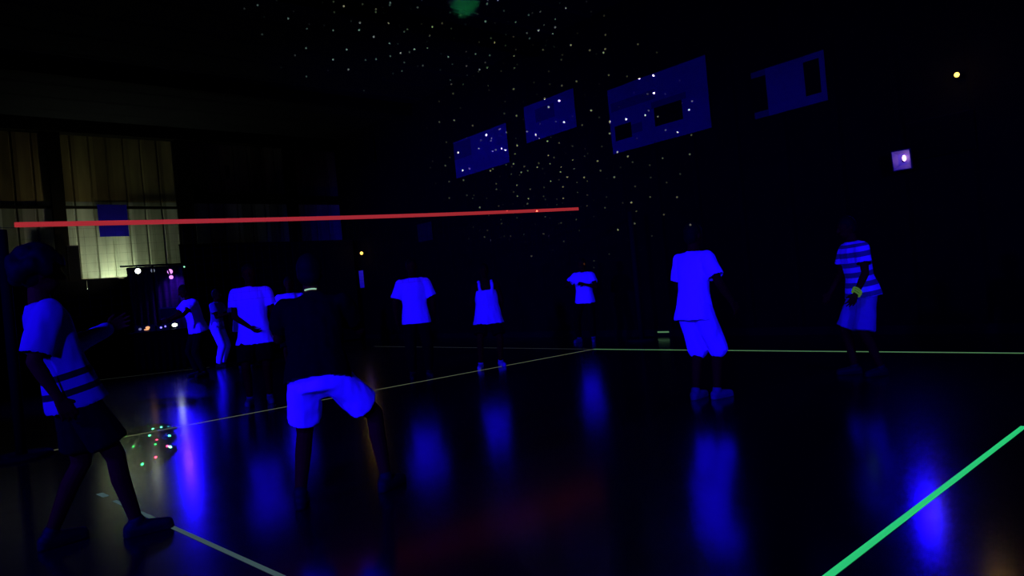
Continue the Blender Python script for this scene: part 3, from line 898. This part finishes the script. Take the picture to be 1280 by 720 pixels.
# ------------------------------------------------------------------ star projectors: dotted laser light on walls and ceiling
def gobo(name, loc, target, power, angle, scale, thr, tint=None, seed=0.0, blend=.5, warp=None):
    o = spot(name, loc, target, power, (1, 1, 1), angle, blend, 0.0)
    l = o.data
    l.use_nodes = True
    nt = l.node_tree
    em = nt.nodes['Emission']
    tc = nt.nodes.new('ShaderNodeTexCoord')
    sp = nt.nodes.new('ShaderNodeSeparateXYZ')
    nt.links.new(tc.outputs['Normal'], sp.inputs[0])
    dx = nt.nodes.new('ShaderNodeMath'); dx.operation = 'DIVIDE'
    dy = nt.nodes.new('ShaderNodeMath'); dy.operation = 'DIVIDE'
    for k, nd in (('X', dx), ('Y', dy)):
        nt.links.new(sp.outputs[k], nd.inputs[0]); nt.links.new(sp.outputs['Z'], nd.inputs[1])
    cb = nt.nodes.new('ShaderNodeCombineXYZ')
    nt.links.new(dx.outputs[0], cb.inputs[0]); nt.links.new(dy.outputs[0], cb.inputs[1])
    cb.inputs[2].default_value = seed
    vo = nt.nodes.new('ShaderNodeTexVoronoi')
    vo.inputs['Scale'].default_value = scale
    vo.inputs['Randomness'].default_value = .95
    vo.voronoi_dimensions = '2D'
    mp = nt.nodes.new('ShaderNodeMapping'); mp.inputs['Location'].default_value = (seed, seed * 1.7, 0)
    nt.links.new(cb.outputs[0], mp.inputs[0]); nt.links.new(mp.outputs[0], vo.inputs['Vector'])
    lt_ = nt.nodes.new('ShaderNodeMath'); lt_.operation = 'LESS_THAN'; lt_.inputs[1].default_value = thr
    nt.links.new(vo.outputs['Distance'], lt_.inputs[0])
    sc_ = nt.nodes.new('ShaderNodeSeparateColor')
    nt.links.new(vo.outputs['Color'], sc_.inputs[0])
    pw = nt.nodes.new('ShaderNodeMath'); pw.operation = 'POWER'; pw.inputs[1].default_value = 4.0
    nt.links.new(sc_.outputs[0], pw.inputs[0])
    mu = nt.nodes.new('ShaderNodeMath'); mu.operation = 'MULTIPLY'
    nt.links.new(lt_.outputs[0], mu.inputs[0]); nt.links.new(pw.outputs[0], mu.inputs[1])
    # beams spread thinner away from the projector's axis
    rad = nt.nodes.new('ShaderNodeVectorMath'); rad.operation = 'LENGTH'
    nt.links.new(cb.outputs[0], rad.inputs[0])
    fall = nt.nodes.new('ShaderNodeMapRange'); fall.inputs['From Min'].default_value = 0; fall.inputs['From Max'].default_value = math.tan(math.radians(angle / 2))
    fall.inputs['To Min'].default_value = 1; fall.inputs['To Max'].default_value = .15
    nt.links.new(rad.outputs['Value'], fall.inputs['Value'])
    mu2 = nt.nodes.new('ShaderNodeMath'); mu2.operation = 'MULTIPLY'
    nt.links.new(mu.outputs[0], mu2.inputs[0]); nt.links.new(fall.outputs[0], mu2.inputs[1])
    nt.links.new(mu2.outputs[0], em.inputs['Strength'])
    cr = nt.nodes.new('ShaderNodeValToRGB')
    cr.color_ramp.interpolation = 'CONSTANT'
    el = cr.color_ramp.elements
    cs = tint or [(.75, .9, 1), (.9, 1, .9), (1, 1, 1)]
    el[0].color = (*cs[0], 1); el[0].position = 0
    el[1].color = (*cs[1], 1); el[1].position = 1 / len(cs)
    for k in range(2, len(cs)):
        e = el.new(k / len(cs)); e.color = (*cs[k], 1)
    nt.links.new(sc_.outputs[1], cr.inputs['Fac']); nt.links.new(cr.outputs[0], em.inputs['Color'])
    return o
PJ = Vector((.9, -.4, 1.0))
gobo('star_projector_beam', PJ, deep(705, 180, 14), 5.5e6, 21, 50, .06, seed=3.3, blend=.5)
gobo('star_projector_beam', PJ, deep(665, 228, 15), 5.0e6, 10.5, 66, .066, seed=9.1, blend=.8)
for px_, sd in ((430, 5.2), (590, 7.7)):
    gobo('star_projector_beam', PJ, deep(px_, -28, 14), 4.5e6, 16, 58, .065, tint=[(.5, .9, .8), (.6, 1, .9), (.8, 1, 1)], seed=sd, blend=.5)
DJL = Vector((DJX + .3, side(195, 336, DJX).y, bar_z))
gobo('laser_dots_beam', DJL, ground(180, 552), 1.1e6, 3.6, 95, .085, tint=[(1, .03, .10), (.02, 1, .12), (.02, 1, .12), (.03, 1, .2)], seed=2.7, blend=.9)
gp = hit(582, 1, 2, HT)
gl = spot('laser_glow_beam', PJ, gp, 4.0e6, (.05, 1, .25), 2.6, 1.0, .0)
gl.data.use_nodes = True
gl.data.node_tree.nodes['Emission'].inputs['Strength'].default_value = .03

# ------------------------------------------------------------------ the players
down = lambda s, out=.2, fw=.05: ((s * out, fw, -1), (s * out * .4, fw + .15, -1))
def at(px, Z):
    p_ = deep(px, 360 - (px - 640) * .0924, Z)
    return (p_.x, p_.y)
def foot(px, py):
    p_ = ground(px, py)
    return (p_.x, p_.y)
person('player in a long white tee and white shorts, back turned, right of centre', foot(878, 500), 138, 1.70, lean=(6, 1),
       arms=[((.55, -.1, -1), (.05, .5, -.7)), ((-.30, .1, -1), (.1, .6, -.8))], feet=[((.085, .13), 6), ((-.085, .01), -10)],
       shirt_mat='white2', hem=-.13, loose=.92, sleeve=.75, low_mat='white', low_to=1.06, shoe_mat='shoe')
person('player in a striped shirt and pale shorts with yellow green bracelets, at the far right', foot(1088, 468), -62, 1.66, lean=(7, 0), head=(8, 0),
       arms=[((.25, .15, -1), (.05, .55, -.8)), ((-.25, .1, -1), (-.05, .55, -.9))], feet=[((.13, .10), 10), ((-.12, -.06), -10)],
       stripes=([(-.11, -.055), (0, .055), (.11, .165), (.22, .275), (.33, .385), (.44, .495), (.53, .58)], (.62, .62, .66), (.10, .10, .12)), shirt_label='striped shirt',
       hem=-.06, low_mat='grey', low_to=.95, extra='bracelet')
person('player in a white tee and dark trousers standing near the end of the net tape', foot(736, 427), -14, 1.70, lean=(4, -2),
       arms=[((.75, .2, -.75), (-.3, .6, .1)), ((-.35, .35, -.85), (.75, .35, .25))], feet=[((.20, 0), 20), ((-.12, .04), -12)],
       hem=-.10, low='pants', low_to=1.9, shoe_mat='shoe')
person('player in a white sleeveless top and white shoes facing the camera at centre', foot(616, 459), 4, 1.68,
       arms=[((.28, -.1, -1), (-.1, -.5, -.8)), ((-.28, -.1, -1), (.1, -.5, -.8))], feet=[((.20, .06), 14), ((-.15, -.08), -14)], hip=.91,
       shirt='tank', hem=-.17, loose=1.08, low='shorts', shoe_mat='whiteshoe')
person('player in a white tee with dark trousers, left of the sleeveless player', foot(527, 472), 3, 1.82,
       arms=[((.42, .05, -1), (.0, -.4, -.9)), ((-.35, .05, -1), (0, -.4, -.9))], hem=-.12, sleeve=.8, low='pants', low_to=1.9)
person('player in a bright white tee with a dark arm across the belly', foot(326, 504), -4, 1.88,
       arms=[((.12, .15, -1), (-.72, .42, -.60)), ((-.28, 0, -1), (-.12, -.3, -1))], hem=-.17, sleeve=.62, low='shorts', low_to=.9, shoe_mat='shoe')
person('slim player in pale top and pale trousers standing sideways at the left', at(270, 16.5), 62, 1.85, lean=(4, 0),
       arms=[((.15, .35, -1), (-.1, .9, .25)), ((-.2, .4, -.9), (.15, .9, .35))], hem=-.06, loose=.88, shirt_mat='grey', low='pants', low_mat='white', low_to=1.95)
person('white shirted player half hidden behind the player with the crossed arm', at(302, 15.5), 10, 1.82, hem=-.12, low='pants', low_to=1.9)
person('white shirted player bending left towards the equipment table', at(246, 14.5), -66, 1.95, lean=(13, 0), head=(14, 0),
       arms=[((.1, .7, -.8), (0, .9, -.3)), ((-.1, .75, -.7), (0, .9, -.3))], hem=-.08, low='pants', low_to=1.9)
person('player in white almost hidden behind the crouching one', at(364, 12.5), -6, 1.80, hem=-.12, low='shorts', low_to=.9,
       arms=[((.35, .1, -1), (.1, .3, -.9)), ((-.25, .1, -1), (-.1, .3, -.9))], shirt_mat='white')
person('crouching player in a dark top, white shorts and a glowing collar band', foot(412, 628), 172, 1.74, hip=.82, lean=(24, -2), head=(-12, 0),
       arms=[((.35, .7, -.7), (-.1, .9, .1)), ((-.35, .7, -.7), (.1, .9, .1))], feet=[((.36, .12), 34), ((-.17, -.02), -4)],
       shirt_mat='dark', hem=-.06, low_mat='white', low_to=.72, extra='necklace', low_label='white shorts')
person('dark haired player in a banded white jersey at the left edge, nearest the camera', at(83, 4.0), 100, 1.69, lean=(-13, -2), head=(10, 0),
       arms=[((.10, -.35, -1), (.05, .35, -.8)), ((-.35, .56, -.75), (-.1, .85, .36))], feet=[((.13, .25), 10), ((-.13, -.15), -10)], hair='bushy',
       stripes=([(-.16, -.02), (.02, .075), (.115, .7)], (.16, .16, .165), (.003, .003, .003)), shirt_label='white jersey with two dark bands', hem=-.10, sleeve=.85, loose=.95, extra='arm_sleeve')
